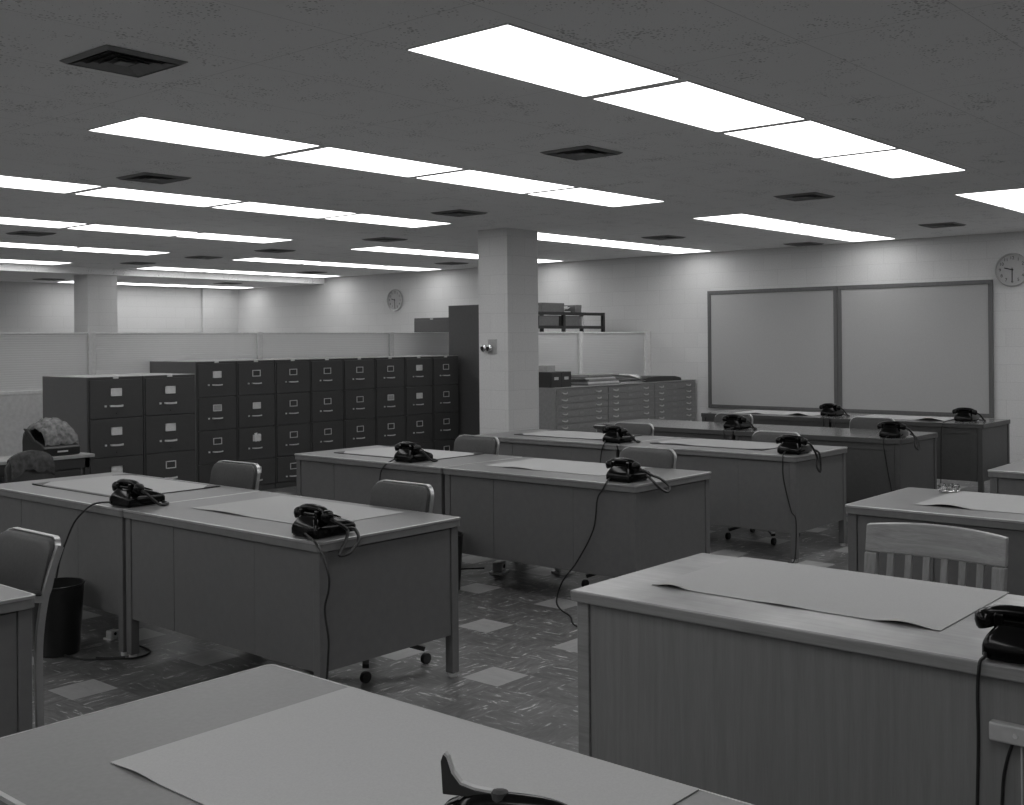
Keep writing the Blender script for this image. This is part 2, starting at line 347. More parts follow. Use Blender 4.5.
# ------------------------------------------------------------------ desks
def desk(name, label, X, Y, style='metal', length=L, group=None, D=D):
    t = thing(name, label, 'desk', (X, Y, 0), 0, group)
    cfg = dict(metal=('desk', 'top', 'edge', 'alu2'), dark=('ddesk', 'dtop', 'ddesk', 'ddesk'), oak=('oak', 'oak_top', 'oak_edge', 'oak_edge'))[style]
    body, top, edge, trim = cfg; th = .036 if style == 'oak' else .042
    e = .004
    r = .02 if style != 'oak' else .008
    e = .001
    prof = [(D / 2 + x, length / 2 + y) for x, y in rrect(D - 2 * e, length - 2 * e, r)]
    MB().loft([[(x, y, ZT - th) for x, y in prof], [(x, y, ZT - .001) for x, y in prof]]).build('desktop', edge, t, bevel=.004 if style == 'oak' else .002)
    p2 = [(D / 2 + x, length / 2 + y) for x, y in rrect(D - 2 * e - .012, length - 2 * e - .012, r)]
    MB().loft([[(x, y, ZT - .003) for x, y in p2], [(x, y, ZT) for x, y in p2]]).build('writing_surface', top, t)
    if style == 'metal':
        pa = [(D / 2 + x, length / 2 + y) for x, y in rrect(D - 2 * e + .005, length - 2 * e + .005, r)]
        pb = [(D / 2 + x, length / 2 + y) for x, y in rrect(D - 2 * e - .012, length - 2 * e - .012, r)]
        MB().loft([[(x, y, ZT - .010) for x, y in pa], [(x, y, ZT - .001) for x, y in pa], [(x, y, ZT + .0005) for x, y in pb], [(x, y, ZT - .010) for x, y in pb]], closed=True).build('edge_trim', trim, t)
    zt = ZT - th; lw = .045; o_ = .012; zb = .20
    if style == 'oak': zb = .10; lw = .046; o_ = .018
    for lx, ly in ((o_, o_), (o_, length - o_ - lw), (D - o_ - lw, o_), (D - o_ - lw, length - o_ - lw)):
        lg = MB().box(lx, lx + lw, ly, ly + lw, .022, zt).build('leg', 'oak_edge' if style == 'oak' else body, t, bevel=.003)
        MB().lathe([(.018, 0), (.02, .004), (.02, .018), (.014, .022)], 12, (lx + lw / 2, ly + lw / 2, 0)).build('glide', 'hand', lg)
    y0, y1 = o_ + lw + .003, length - o_ - lw - .003
    if style == 'metal':
        m = MB(); q = [y0, .11 * 1 + .30 * 0 + .10, length - .44, y1]
        q = [y0, .46, length - .43, y1]
        for k in range(3):
            m.box(o_ + .006, o_ + .02, q[k] + ((0, .0004, .002)[k]), q[k + 1] - ((.0004, .002, 0)[k]), zb, zt - .006)
        m.box(o_ + .018, o_ + .026, y0, y1, zb + .005, zt)
        m.build('front_panel', body, t, bevel=.001)
    elif style == 'dark':
        m = MB().box(o_ + .010, o_ + .026, y0, y1, zb, zt); m.build('front_panel', body, t)
        MB().box(o_ + .004, o_ + .012, y0, y1, zt - .055, zt).box(o_ + .004, o_ + .012, y0, y0 + .06, zb, zt - .0555).box(o_ + .004, o_ + .012, y1 - .06, y1, zb, zt - .0555).build('front_rail', body, t, bevel=.002)
    else:
        MB().box(o_ + .008, o_ + .026, y0, y1, zb, zt).build('front_panel', body, t)
    for sy in (0, 1):
        ya, yb = (o_ + .006, o_ + .024) if sy == 0 else (length - o_ - .024, length - o_ - .006)
        MB().box(o_ + lw + .003, D - o_ - lw - .003, ya, yb, zb, zt - .006).build('side_panel', body, t, bevel=.001)
    # drawer pedestal at the far end, drawers facing the user's side
    pz = .20; pedy0, pedy1 = length - .46, length - .045
    MB().box(.10, D - .07, pedy0, pedy1, pz, zt).build('pedestal', body, t, bevel=.002)
    hh = (zt - pz) / 3
    for k in range(3):
        dr = MB().box(D - .068, D - .05, pedy0 + .006, pedy1 - .006, pz + k * hh + .005, pz + (k + 1) * hh - .005).build('drawer', body, t, bevel=.002)
        MB().box(D - .049, D - .035, (pedy0 + pedy1) / 2 - .06, (pedy0 + pedy1) / 2 + .06, pz + (k + .6) * hh, pz + (k + .6) * hh + .012).build('handle', 'hand', dr)
    MB().box(D - .06, D - .045, .075, pedy0 - .01, zt - .032, zt - .003).build('centre_drawer', body, t)
    return t
XR = dict(r1=2.953, r2=5.218, r3=7.1755, r4=8.85, r5=10.788); YR = dict(r1=3.590, r2=3.580, r3=3.580, r4=3.5042, r5=3.4901)
X0 = 1.7674 - D
GR = 'grey steel desks standing in pairs'
LAB = {('r1', 1): 'grey steel desk at far left of first full pair, dark-cornered blotter on top', ('r1', 0): 'grey steel desk at left foreground with phone on its near corner',
       ('r2', 1): 'grey steel desk, left half of the middle pair, in front of the file cabinets', ('r2', 0): 'grey steel desk, right half of the middle pair, long cord hanging to the floor',
       ('r3', 1): 'grey steel desk beside the foot of the column, left half of third pair', ('r3', 0): 'grey steel desk, right half of third pair, with open floor under it',
       ('r4', 1): 'dark glossy-topped desk, left half of the pair second from the tack boards', ('r4', 0): 'dark glossy-topped desk, right half of the pair second from the tack boards',
       ('r5', 1): 'dark desk under the left tack board, left half of the farthest pair', ('r5', 0): 'dark desk under the right tack board, right half of the farthest pair'}
for r in ('r1', 'r2', 'r3', 'r4', 'r5'):
    for h in (0, 1):
        st = 'metal' if r in ('r1', 'r2', 'r3') else 'dark'
        desk('office_desk', LAB[(r, h)], XR[r], YR[r] + h * (L + .006), st, group=GR, D=.850 if r in ('r1', 'r3') else D)
desk('office_desk', 'grey steel desk filling the bottom foreground, large paper sheet on it', X0, 2.3432 - L, group=GR)
desk('office_desk', 'grey steel desk cut off by the left edge, in front of the armchair', X0, 3.5854, group=GR)
desk('wooden_desk', 'oak desk in right foreground with worn pale top and vertical-grain front', 2.906, 2.262 - 1.52, 'oak', 1.52)
desk('office_desk', 'grey steel desk at right behind the slatted wooden chair, glass ashtray on it', 5.233, 2.358 - L, group=GR)
desk('office_desk', 'grey steel desk at the right edge, beyond the ashtray desk, mostly out of view', 7.117, 2.282 - L, group=GR)

# ------------------------------------------------------------------ blotters
def blotter(X, Y, label, dx=.615, dy=.955, rot=0, curl=(), pad=False, amp=.02, name='desk_blotter'):
    """sheet with its corner at (X,Y); curl: list of (t0,t1,h) bulges lifting along the front (low X) edge"""
    if pad:
        p = MB()
        p.box(0, dx, 0, dy, 0, .003)
    nx, ny = 14, 48; bm = bmesh.new(); gr = {}
    z0 = .0035 if pad else .0004
    sh = .025 if pad else 0
    for i in range(nx + 1):
        for j in range(ny + 1):
            x, y = sh + (dx - 2 * sh) * i / nx, sh * .2 + (dy - .4 * sh) * j / ny; t = j / ny; z = z0
            for t0, t1, hh in curl:
                if t0 < t < t1: z += hh * math.sin(PI * (t - t0) / (t1 - t0)) ** 2 * max(0, 1 - i / nx * 3.2) ** 2
            gr[i, j] = bm.verts.new((x, y, z))
    for i in range(nx):
        for j in range(ny): bm.faces.new((gr[i, j], gr[i + 1, j], gr[i + 1, j + 1], gr[i, j + 1]))
    th = .0012
    r = bmesh.ops.extrude_face_region(bm, geom=list(bm.faces))
    for v in r['geom']:
        if isinstance(v, bmesh.types.BMVert): v.co.z += th
    m = MB(); m.bm.free(); m.bm = bm
    if pad:
        t = thing(name, label, 'blotter', (X, Y, ZT + .001), rot, 'paper desk blotters')
        p.build('pad', 'pad', t)
        c = MB()
        for cy in (0, dy):
            for cx in (0, dx):
                sx = 1 if cx == 0 else -1; sy = 1 if cy == 0 else -1
                c.prism([(cx, cy), (cx + sx * .11, cy), (cx, cy + sy * .11)], 'z', .0052, .0066)
        c.build('corner_holder', 'pad', t)
        m.build('sheet', 'blot', t, smooth=True)
    else:
        o = m.build(name, 'blot', None, smooth=True, loc=(X, Y, ZT + .001), rotz=rot); tag(o, label, 'blotter', 'paper desk blotters'); t = o
    return t
blotter(1.145, 1.075, 'large plain paper sheet on the desk filling the bottom foreground', curl=[(.80, 1.0, .004)])
blotter(3.135, 1.135, 'pale paper blotter with curling front edge on the oak desk', .61, .955, curl=[(.0, .22, .010), (.38, .62, .003), (.84, 1.0, .010)])
blotter(3.14, 5.44, 'paper blotter in a dark corner holder on the far-left desk beside its phone', .62, .98, pad=True)
blotter(3.185, 3.90, 'loose paper blotter on the left foreground desk behind its phone', .55, .95, curl=[(.45, .98, .006)])
blotter(5.42, 5.45, 'paper blotter in a dark holder on the desk before the file cabinets', .60, .96, pad=True)
blotter(5.46, 4.00, 'loose pale blotter on right desk of the middle pair', .55, .95, curl=[(.5, .9, .007)])
blotter(7.40, 5.40, 'paper blotter in dark holder on the desk by the column foot', .57, .95, pad=True)
blotter(7.40, 3.96, 'dark-edged blotter on the right desk of the third pair', .57, .98, curl=[(.6, .95, .006)], pad=True)
blotter(5.44, 1.13, 'pale blotter under the glass ashtray on the right-hand desk', .61, .96, curl=[(.70, .97, .012)])
blotter(11.0, 5.30, 'pale blotter with raised edge on the desk under the left tack board', .55, .95, curl=[(.02, .32, .022), (.6, .8, .010)])
blotter(11.0, 3.90, 'pale blotter with a humped edge on the desk under the right tack board', .55, .95, curl=[(.0, .36, .024)])

# ------------------------------------------------------------------ telephones
def make_phone(label, loc, rotz=0, rest=False, loop=None, tail=None, hrot=0):
    """back of the phone towards -X, dial towards +X, handset lying along Y"""
    t = thing('telephone', label, 'telephone', loc, rotz, 'black desk telephones')
    rings = []
    for z, xa, xb, hw in ((.010, -.098, .126, .088), (.034, -.098, .126, .088), (.046, -.095, .120, .085), (.060, -.090, .088, .078), (.076, -.080, .040, .066), (.086, -.074, .006, .058), (.089, -.068, -.010, .052)):
        rings.append([(x + (xa + xb) / 2, y, z) for x, y in rrect(xb - xa, 2 * hw, .018)])
    MB().loft(rings).build('body', 'black', t, smooth=True)
    MB().prism([(x, y) for x, y in rrect(.19, .165, .02)], 'z', .004, .011).build('base_plate', 'black', t)
    for sx in (-1, 1):
        for sy in (-1, 1): MB().lathe([(.010, 0), (.010, .005)], 10, (sx * .075, sy * .065, 0)).build('foot', 'rubber', t)
    cr = MB()
    for sy in (-1, 1):
        cr.box(-.070, -.010, sy * .052 - .012, sy * .052 + .012, .075, .114)
    cr.box(-.064, -.016, -.045, .045, .080, .102)
    cr.build('cradle', 'black', t, bevel=.005)
    for sy in (-1, 1): MB().lathe([(.004, .095), (.006, .104), (.004, .107)], 10, (-.04, sy * .034, 0)).build('plunger', 'chrome', t)
    # dial
    dn = Vector((.36, 0, .93)).normalized(); dc = Vector((.058, 0, .0705)); ux = Vector((0, 1, 0)); uy = dn.cross(ux)
    def disc(r0, r1, z0, z1, n=28): return [[dc + (ux * math.cos(2 * PI * k / n) + uy * math.sin(2 * PI * k / n)) * r + dn * z for k in range(n)] for r, z in ((r0, z0), (r0, z1), (r1, z1), (r1, z0))]
    di = MB().loft(disc(.040, .005, -.004, .008), cap=False, closed=True).build('dial', 'black', t, smooth=True)
    MB().loft([r for r in disc(.018, .001, .008, .0095)], cap=False, closed=True).build('dial_card', 'paper', di)
    fh = MB()
    for k in range(10):
        a = math.radians(20 + k * 30); c = dc + (ux * math.cos(a) + uy * math.sin(a)) * .030
        fh.loft([[c + (ux * math.cos(2 * PI * q / 10) + uy * math.sin(2 * PI * q / 10)) * .006 + dn * z for q in range(10)] for z in (.008, .009)])
    fh.build('finger_holes', 'card2', di)
    # handset
    zz = .112; cx = -.04
    zz -= .005
    pts = [(cx, -.088, zz - .006), (cx, -.070, zz + .004), (cx, -.042, zz + .010), (cx, 0, zz + .012), (cx, .042, zz + .010), (cx, .070, zz + .004), (cx, .088, zz - .006)]
    hs = MB().tube(smoothpts(pts, 3), [.017] * 19, 12).build('handset', 'black', t, smooth=True)
    for sy, nm in ((-1, 'mouthpiece'), (1, 'earpiece')):
        c = Vector((cx, sy * .092, zz - .012)); ax = Vector((.10, -sy * .30, -.95)).normalized(); u = Vector((1, 0, 0)); u = (u - ax * u.dot(ax)).normalized(); v = ax.cross(u)
        rr = [[c + ax * z + (u * math.cos(2 * PI * k / 18) + v * math.sin(2 * PI * k / 18)) * r for k in range(18)] for r, z in ((.012, -.022), (.022, -.016), (.028, -.002), (.029, .014), (.026, .022), (.015, .024))]
        MB().loft(rr).build(nm, 'black', hs, smooth=True)
    if rest:
        # shoulder rest clamped on the handset: black saddle with pale rubber lip
        if rest == 'side':      # folded out sideways beyond the earpiece
            sr = MB().prism([(.09, .100), (.175, .106), (.192, .118), (.192, .130), (.09, .128)], 'x', cx - .030, cx + .030).build('shoulder_rest', 'rubber', t, bevel=.003)
            MB().box(cx - .026, cx + .026, .105, .188, .1305, .134).build('rest_pad', 'lrub', sr)
        else:                   # standing up as a concave fin above the earpiece
            Q = lambda y, z: (.118 - (.124 - y) * .72, z - .026)
            out = [(.122, .150), (.126, .200), (.120, .212), (.112, .207), (.101, .184), (.082, .168), (.050, .162), (.010, .160), (.006, .150)]
            sr = MB().prism([Q(*q) for q in out], 'x', cx - .006, cx + .006).build('shoulder_rest', 'rubber', t, bevel=.002)
            lip = [(.118, .2125), (.1115, .2085), (.1005, .1855), (.0815, .1695), (.050, .1635), (.012, .1615)]
            MB().strap([(cx, *Q(y, z)) for y, z in lip], .010, .004, (1, 0, 0)).build('rest_pad', 'lrub', sr)
            MB().lathe([(.012, .0), (.016, .006), (.013, .016), (.004, .018)], 12, (cx, .026, .120)).build('clamp_screw', 'rubber', sr)
    # cord between handset and body
    a = Vector((cx, -.104, .085))
    if loop is None: loop = [(.03, -.16, .012), (.09, -.15, .008), (.10, -.09, .010)]
    if loop: MB().tube(smoothpts([a, (cx + .01, -.14, .07)] + [Vector(p) for p in loop], 6), .0078, 6).build('handset_cord', 'cord', t, smooth=True)
    if tail: MB().tube(smoothpts([(-.10, tail[0], .02)] + [Vector(p) for p in tail[1]], 6), .0048, 6).build('line_cord', 'cord', t, smooth=True)
    return t
def cord_tail(px, py, y0, pts):       # world points relative to a phone at (px,py,ZT)
    return (y0, [(x - px, y - py, z - ZT) for x, y, z in pts])
zp = ZT + .001
P = lambda a, b: (a, b, zp)
make_phone('black telephone at left, on the far-left desk next to the desk joint', P(3.075, 5.19), .06, tail=cord_tail(3.075, 5.19, .06, [(2.94, 5.34, .75), (2.93, 5.43, .70), (2.925, 5.52, .62), (2.925, 5.64, .43), (2.92, 5.68, .26), (2.90, 5.69, .02), (2.82, 5.60, .008), (2.80, 5.25, .008), (2.95, 5.1, .008)]))
make_phone('black telephone on the near corner of the left foreground desk, cord loop over edge', P(3.085, 3.735), -.02, loop=[(.02, -.15, .03), (-.02, -.175, -.02), (-.06, -.19, -.055), (-.01, -.20, -.05), (.05, -.185, -.01), (.06, -.15, .03), (.05, -.11, .03)], tail=cord_tail(3.085, 3.735, -.02, [(2.945, 3.60, .745), (2.94, 3.545, .70), (2.94, 3.506, .62), (2.945, 3.513, .56), (2.945, 3.539, .476), (2.94, 3.51, .36), (2.945, 3.523, .256), (2.95, 3.54, .02), (3.1, 3.5, .01)]))
make_phone('black telephone on the left desk of the middle pair, before the file cabinets', P(5.37, 5.53), .0, tail=cord_tail(5.37, 5.53, .05, [(5.24, 5.60, .75), (5.205, 5.65, .70), (5.205, 5.68, .6), (5.20, 5.69, .3), (5.18, 5.7, .01)]))
make_phone('black telephone on the right desk of the middle pair, looped cord overhanging the edge', P(5.37, 3.745), -.03, loop=[(.03, -.15, .04), (.06, -.19, .02), (.08, -.235, -.02), (.05, -.25, -.05), (.02, -.22, -.03), (.0, -.17, .02), (.03, -.12, .035)], tail=cord_tail(5.37, 3.745, .05, [(5.22, 3.78, .745), (5.205, 3.80, .70), (5.205, 3.838, .641), (5.205, 3.868, .466), (5.2, 3.987, .267), (5.2, 4.099, .135), (5.17, 4.12, .03), (5.08, 4.02, .008), (4.98, 3.86, .008), (4.86, 3.74, .008), (4.80, 3.62, .008)]))
make_phone('black telephone with shoulder rest on the desk beside the column foot', P(7.33, 5.20), .0, rest='side', tail=cord_tail(7.33, 5.2, .05, [(7.18, 5.22, .745), (7.165, 5.24, .68), (7.165, 5.26, .5), (7.16, 5.28, .01)]))
make_phone('black telephone on the corner of third pair, cord running down the desk leg', P(7.34, 3.68), .05, loop=[(.02, -.165, -.02), (.0, -.17, -.08), (.01, -.19, -.12), (.03, -.185, -.07), (.04, -.17, .01), (.05, -.12, .03)], tail=cord_tail(7.34, 3.68, .02, [(7.18, 3.69, .74), (7.162, 3.685, .69), (7.162, 3.679, .571), (7.162, 3.627, .366), (7.162, 3.59, .293), (7.16, 3.60, .03), (7.13, 3.64, .008)]))
make_phone('black telephone on the left desk of the second-farthest pair', P(9.03, 5.09), .05, tail=cord_tail(9.03, 5.09, -.03, [(8.86, 5.13, .74), (8.845, 5.12, .68), (8.84, 5.12, .4), (8.83, 5.12, .01)]))
make_phone('black telephone on the right corner of the second-farthest pair, cord hanging straight', P(8.995, 3.625), .05, loop=[(.02, -.17, .0), (.0, -.18, -.07), (.03, -.2, -.09), (.05, -.17, .0), (.05, -.12, .03)], tail=cord_tail(8.995, 3.625, .0, [(8.855, 3.655, .735), (8.838, 3.65, .68), (8.838, 3.63, .55), (8.838, 3.608, .426), (8.835, 3.56, .2), (8.83, 3.52, .01)]))
make_phone('black telephone in front of the seam between the two tack boards', P(11.1, 5.13), .0, tail=cord_tail(11.1, 5.13, 0, [(10.82, 5.09, .75), (10.776, 5.07, .70), (10.776, 5.06, .4), (10.77, 5.05, .01)]))
make_phone('black telephone on the farthest desk at right, under the right tack board', P(11.1, 3.75), .0, tail=cord_tail(11.1, 3.75, .08, [(10.85, 3.86, .75), (10.776, 3.868, .71), (10.776, 3.879, .482), (10.776, 3.882, .196), (10.77, 3.89, .01)]))
make_phone('black telephone on the oak desk at the right edge', P(3.025, .872), .0, tail=cord_tail(3.025, .872, .075, [(2.918, .945, .753), (2.899, .950, .744), (2.897, .953, .72), (2.899, .957, .662), (2.899, .956, .535), (2.899, .962, .30), (2.90, .965, .01)]))
make_phone('black telephone with pale-edged shoulder rest, cut by the bottom edge of the picture', P(1.318, 1.118), .42, rest=True)

# ------------------------------------------------------------------ chairs
def back_pad(t, x, w, z0, z1, tilt, mat='uph'):
    """upholstered back: x of its rear at top, facing -X; rounded corners"""
    hh = z1 - z0; rr = rrect(w, hh, .055, 6); rings = []
    def P3(dy, dz, off, bulge):
        zc = (z0 + z1) / 2 + dz; xx = x + (zc - z1) * tilt - off - .020 * (1 - (2 * dy / w) ** 2) * bulge + .02
        return (xx, dy, zc)
    for off, k, bg in ((.0, .97, -1), (.004, 1, -1), (.026, 1, -1), (.034, .94, -1), (.040, .80, -1)):
        rings.append([P3(dy * k, dz * k, off, bg) for dy, dz in rr])
    MB().loft(rings).build('backrest', mat, t, smooth=True)
def chair_frame(t, x, w, z0, z1, tilt):
    rr = rrect(w + .008, z1 - z0 + .008, .058, 8); n = len(rr); rings = []
    for k in range(n):
        dy, dz = rr[k]; l = math.hypot(dy, dz); zc = (z0 + z1) / 2 + dz; ny, nz = dy / l, dz / l
        b = .020 * (1 - (2 * dy / w) ** 2); xr = x + (zc - z1) * tilt + .02 + b
        rings.append([(xr + .016, dy, zc), (xr - .006, dy, zc), (xr - .006, dy + ny * .006, zc + nz * .006), (xr + .016, dy + ny * .006, zc + nz * .006)])
    MB().loft(rings, closed=True).build('back_frame', 'alu', t, smooth=True)
def swivel_chair(label, X, Y, rot=0, z1=.852, w=.40):
    t = thing('office_chair', label, 'chair', (X, Y, 0), rot, 'aluminium framed office chairs')
    tilt = .18; z0 = .56
    back_pad(t, 0, w, z0, z1, tilt); chair_frame(t, 0, w, z0, z1, tilt)
    cx = -.22
    MB().strap([(-.02, 0, .60), (-.04, 0, .52), (-.06, 0, .43), (-.10, 0, .40), (cx, 0, .395)], .06, .012, (0, 1, 0)).build('back_bracket', 'alu', t)
    s = rrect(.42, .44, .07, 6)
    MB().loft([[(cx + a * k, b * k, z) for a, b in s] for k, z in ((.94, .405), (1, .415), (1, .452), (.95, .468), (.7, .474))]).build('seat', 'uph', t, smooth=True)
    MB().lathe([(.05, .40), (.05, .385), (.024, .38), (.024, .15), (.04, .145), (.04, .10)], 16, (cx, 0, 0)).build('column', 'dark', t, smooth=True)
    for k in range(4):
        a = PI / 4 + k * PI / 2; dx, dy = math.cos(a), math.sin(a)
        lg = MB().strap([(cx + dx * .02, dy * .02, .125), (cx + dx * .15, dy * .15, .11), (cx + dx * .27, dy * .27, .075)], .03, .022, (-dy, dx, 0)).build('leg', 'dark', t)
        MB().lathe([(.006, -.012), (.026, -.011), (.027, 0), (.026, .011), (.006, .012)], 16, (cx + dx * .275, dy * .275, .027), 'y').build('caster', 'rubber', lg, smooth=True)
    return t
swivel_chair('dark padded chair behind the far-left desk, standing before the file cabinets', 3.93, 5.545, .03)
swivel_chair('dark padded chair tucked behind the left foreground desk, right of its phone', 3.86, 4.06, 0)
swivel_chair('padded chair behind the left desk of the middle pair, left of the column', 6.10, 5.61, .02)
swivel_chair('padded chair behind the right desk of the middle pair, above its phone', 6.06, 4.07, 0)
swivel_chair('padded chair beyond the desk by the column, in front of the map chest', 8.10, 5.59, 0, .828)
swivel_chair('padded chair behind the third pair right desk, only its top showing left of phone', 8.12, 4.23, 0, .812)
swivel_chair('padded chair behind the dark desk, below the left tack board corner', 9.76, 5.54, 0, .82)
swivel_chair('padded chair behind the dark desk, below the middle of the tack boards', 9.74, 4.12, 0, .84)
# armchair at the left edge
t = thing('armchair', 'aluminium armchair with dark padded back at the left edge, beside the waste basket', 'chair', (2.10, 4.345, 0), 0)
back_pad(t, 0, .43, .59, .813, .25); chair_frame(t, 0, .43, .59, .813, .25)
s = rrect(.42, .42, .07, 6)
MB().loft([[(-.31 + a * k, b * k, z) for a, b in s] for k, z in ((.94, .405), (1, .415), (1, .452), (.95, .468), (.7, .474))]).build('seat', 'uph', t, smooth=True)
for sy in (-1, 1):
    y = sy * .226
    MB().strap(smoothpts([(.022, y, .79), (-.012, y, .70), (-.045, y, .58), (-.065, y, .42), (-.065, y, .2), (-.06, y, .0)], 4), .018, .026, (0, 1, 0)).build('leg', 'alu', t)
    MB().strap(smoothpts([(-.055, y, .60), (-.2, y, .625), (-.44, y, .63), (-.50, y, .60), (-.50, y, .45), (-.50, y, .0)], 4), .020, .026, (0, 1, 0)).build('leg', 'alu', t)
    MB().loft([[(x, y + dy, z) for dy, z in ((-.024, zz_), (.024, zz_), (.020, zz_ + .02), (-.020, zz_ + .02))] for x, zz_ in ((-.06, .615), (-.2, .638), (-.42, .645))]).build('armrest', 'rubber', t, bevel=.006)
MB().box(-.50, -.09, -.216, .216, .385, .404).build('seat_frame', 'alu', t)
# slatted oak chair
t = thing('wooden_chair', 'oak slat-back chair pushed in behind the oak desk', 'chair', (4.30, 1.578, 0), 0)
W = .535; ztop = .835
def arcx(y): return .030 * (1 - (2 * y / W) ** 2)
def crest(z_lo, z_hi, crown, th, tilt=.16):
    rings = []
    for k in range(21):
        y = -W / 2 + W * k / 20; hi = z_hi + crown * (1 - (2 * y / W) ** 2); xx = arcx(y)
        rings.append([(xx + (z_lo - ztop) * tilt, y, z_lo), (xx + (z_lo - ztop) * tilt + th, y, z_lo), (xx + (hi - ztop) * tilt + th, y, hi), (xx + (hi - ztop) * tilt, y, hi)])
    return MB().loft(rings)
crest(.713, .820, .016, .034).build('crest_rail', 'oak_chair', t, bevel=.006)
for sy in (-1, 1):
    y = sy * (W / 2 - .024)
    rings = []
    for z, tl, hw, dp in ((.712, .16, .024, .030), (.70, .16, .024, .032), (.60, .16, .023, .035), (.45, .16, .024, .040)):
        x = (z - ztop) * tl; rings.append([(x - .002, y - hw, z), (x + dp, y - hw, z), (x + dp, y + hw, z), (x - .002, y + hw, z)])
    rings += [[(-.055, y - .022, .2), (-.018, y - .022, .2), (-.018, y + .022, .2), (-.055, y + .022, .2)], [(-.02, y - .018, 0), (.014, y - .018, 0), (.014, y + .018, 0), (-.02, y + .018, 0)]]
    MB().loft(rings).build('back_post', 'oak_chairv', t, bevel=.004)
    MB().loft([[(-.46, y - .02, .44), (-.42, y - .02, .44), (-.42, y + .02, .44), (-.46, y + .02, .44)], [(-.455, y - .015, 0), (-.425, y - .015, 0), (-.425, y + .015, 0), (-.455, y + .015, 0)]]).build('leg', 'oak_chairv', t, bevel=.004)
    MB().box(-.43, -.05, y - .01, y + .01, .18, .21).build('stretcher', 'oak_chairv', t)
for k in range(6):
    y = -W / 2 + .062 + (W - .124) * (k + .5) / 6
    MB().loft([[(arcx(y) + (z - ztop) * .16 + .004, y - .0125, z), (arcx(y) + (z - ztop) * .16 + .018, y - .0125, z), (arcx(y) + (z - ztop) * .16 + .018, y + .0125, z), (arcx(y) + (z - ztop) * .16 + .004, y + .0125, z)] for z in (.46, .718)]).build('slat', 'oak_chairv', t)
MB().box(-.49, -.03, -W / 2 + .025, W / 2 - .025, .435, .462).build('seat', 'oak_chair', t, bevel=.008)
# dark chair at the typing table, a cloth thrown over its back
t = thing('typing_chair', 'dark chair at the typing table, dark garment draped over its rounded back', 'chair', (3.93, 8.06, 0), .05)
rr = []
for k in range(17):
    a = PI * k / 16; rr.append((.19 * math.cos(a), .115 * math.sin(a)))
prof = [(x, .655 + z) for x, z in rr] + [(-.175, .50), (.175, .50)]
MB().loft([[(x * k, -.015 - .012 * (1 - (x / .19) ** 2) + yy, z if z < .6 else z - (1 - k) * .1) for x, z in prof] for yy, k in ((0, .96), (.006, 1), (.03, 1), (.036, .96))]).build('backrest', 'uph', t, smooth=True)
rings = []
for k in range(13):
    x = -.165 + .33 * k / 12; top = .662 + .115 * math.sqrt(max(0, 1 - (x / .19) ** 2)); wv = .006 * math.sin(k * 1.9)
    rings.append([(x, -.046 + wv, top - .13 - .02 * math.sin(k)), (x, -.040 + wv, top - .04), (x, -.018, top + .010), (x, .016, top + .010), (x, .034, top - .05), (x, .030, top - .05), (x, .012, top + .004), (x, -.014, top + .004), (x, -.032 + wv, top - .04), (x, -.036 + wv, top - .13)])
MB().loft(rings).build('draped_garment', plain('dark_cloth', .055, .8, var=.5, scale=25, bump=1), t, smooth=True)
s = rrect(.40, .40, .07, 6)
MB().loft([[(a * k, .22 + b * k, z) for a, b in s] for k, z in ((.94, .405), (1, .415), (1, .452), (.8, .468))]).build('seat', 'uph', t, smooth=True)
MB().strap([(0, .0, .56), (0, .0, .42), (0, .04, .395), (0, .22, .39)], .05, .012, (1, 0, 0)).build('back_bracket', 'dark', t)
MB().lathe([(.05, .40), (.024, .38), (.024, .10)], 16, (0, .22, 0)).build('column', 'dark', t)
for k in range(4):
    a = PI / 4 + k * PI / 2; dx, dy = math.cos(a), math.sin(a)
    lg = MB().strap([(dx * .02, .22 + dy * .02, .125), (dx * .24, .22 + dy * .24, .065)], .03, .022, (-dy, dx, 0)).build('leg', 'dark', t)
    MB().lathe([(.006, -.012), (.026, -.011), (.026, .011), (.006, .012)], 14, (dx * .245, .22 + dy * .245, .027), 'y').build('caster', 'rubber', lg)

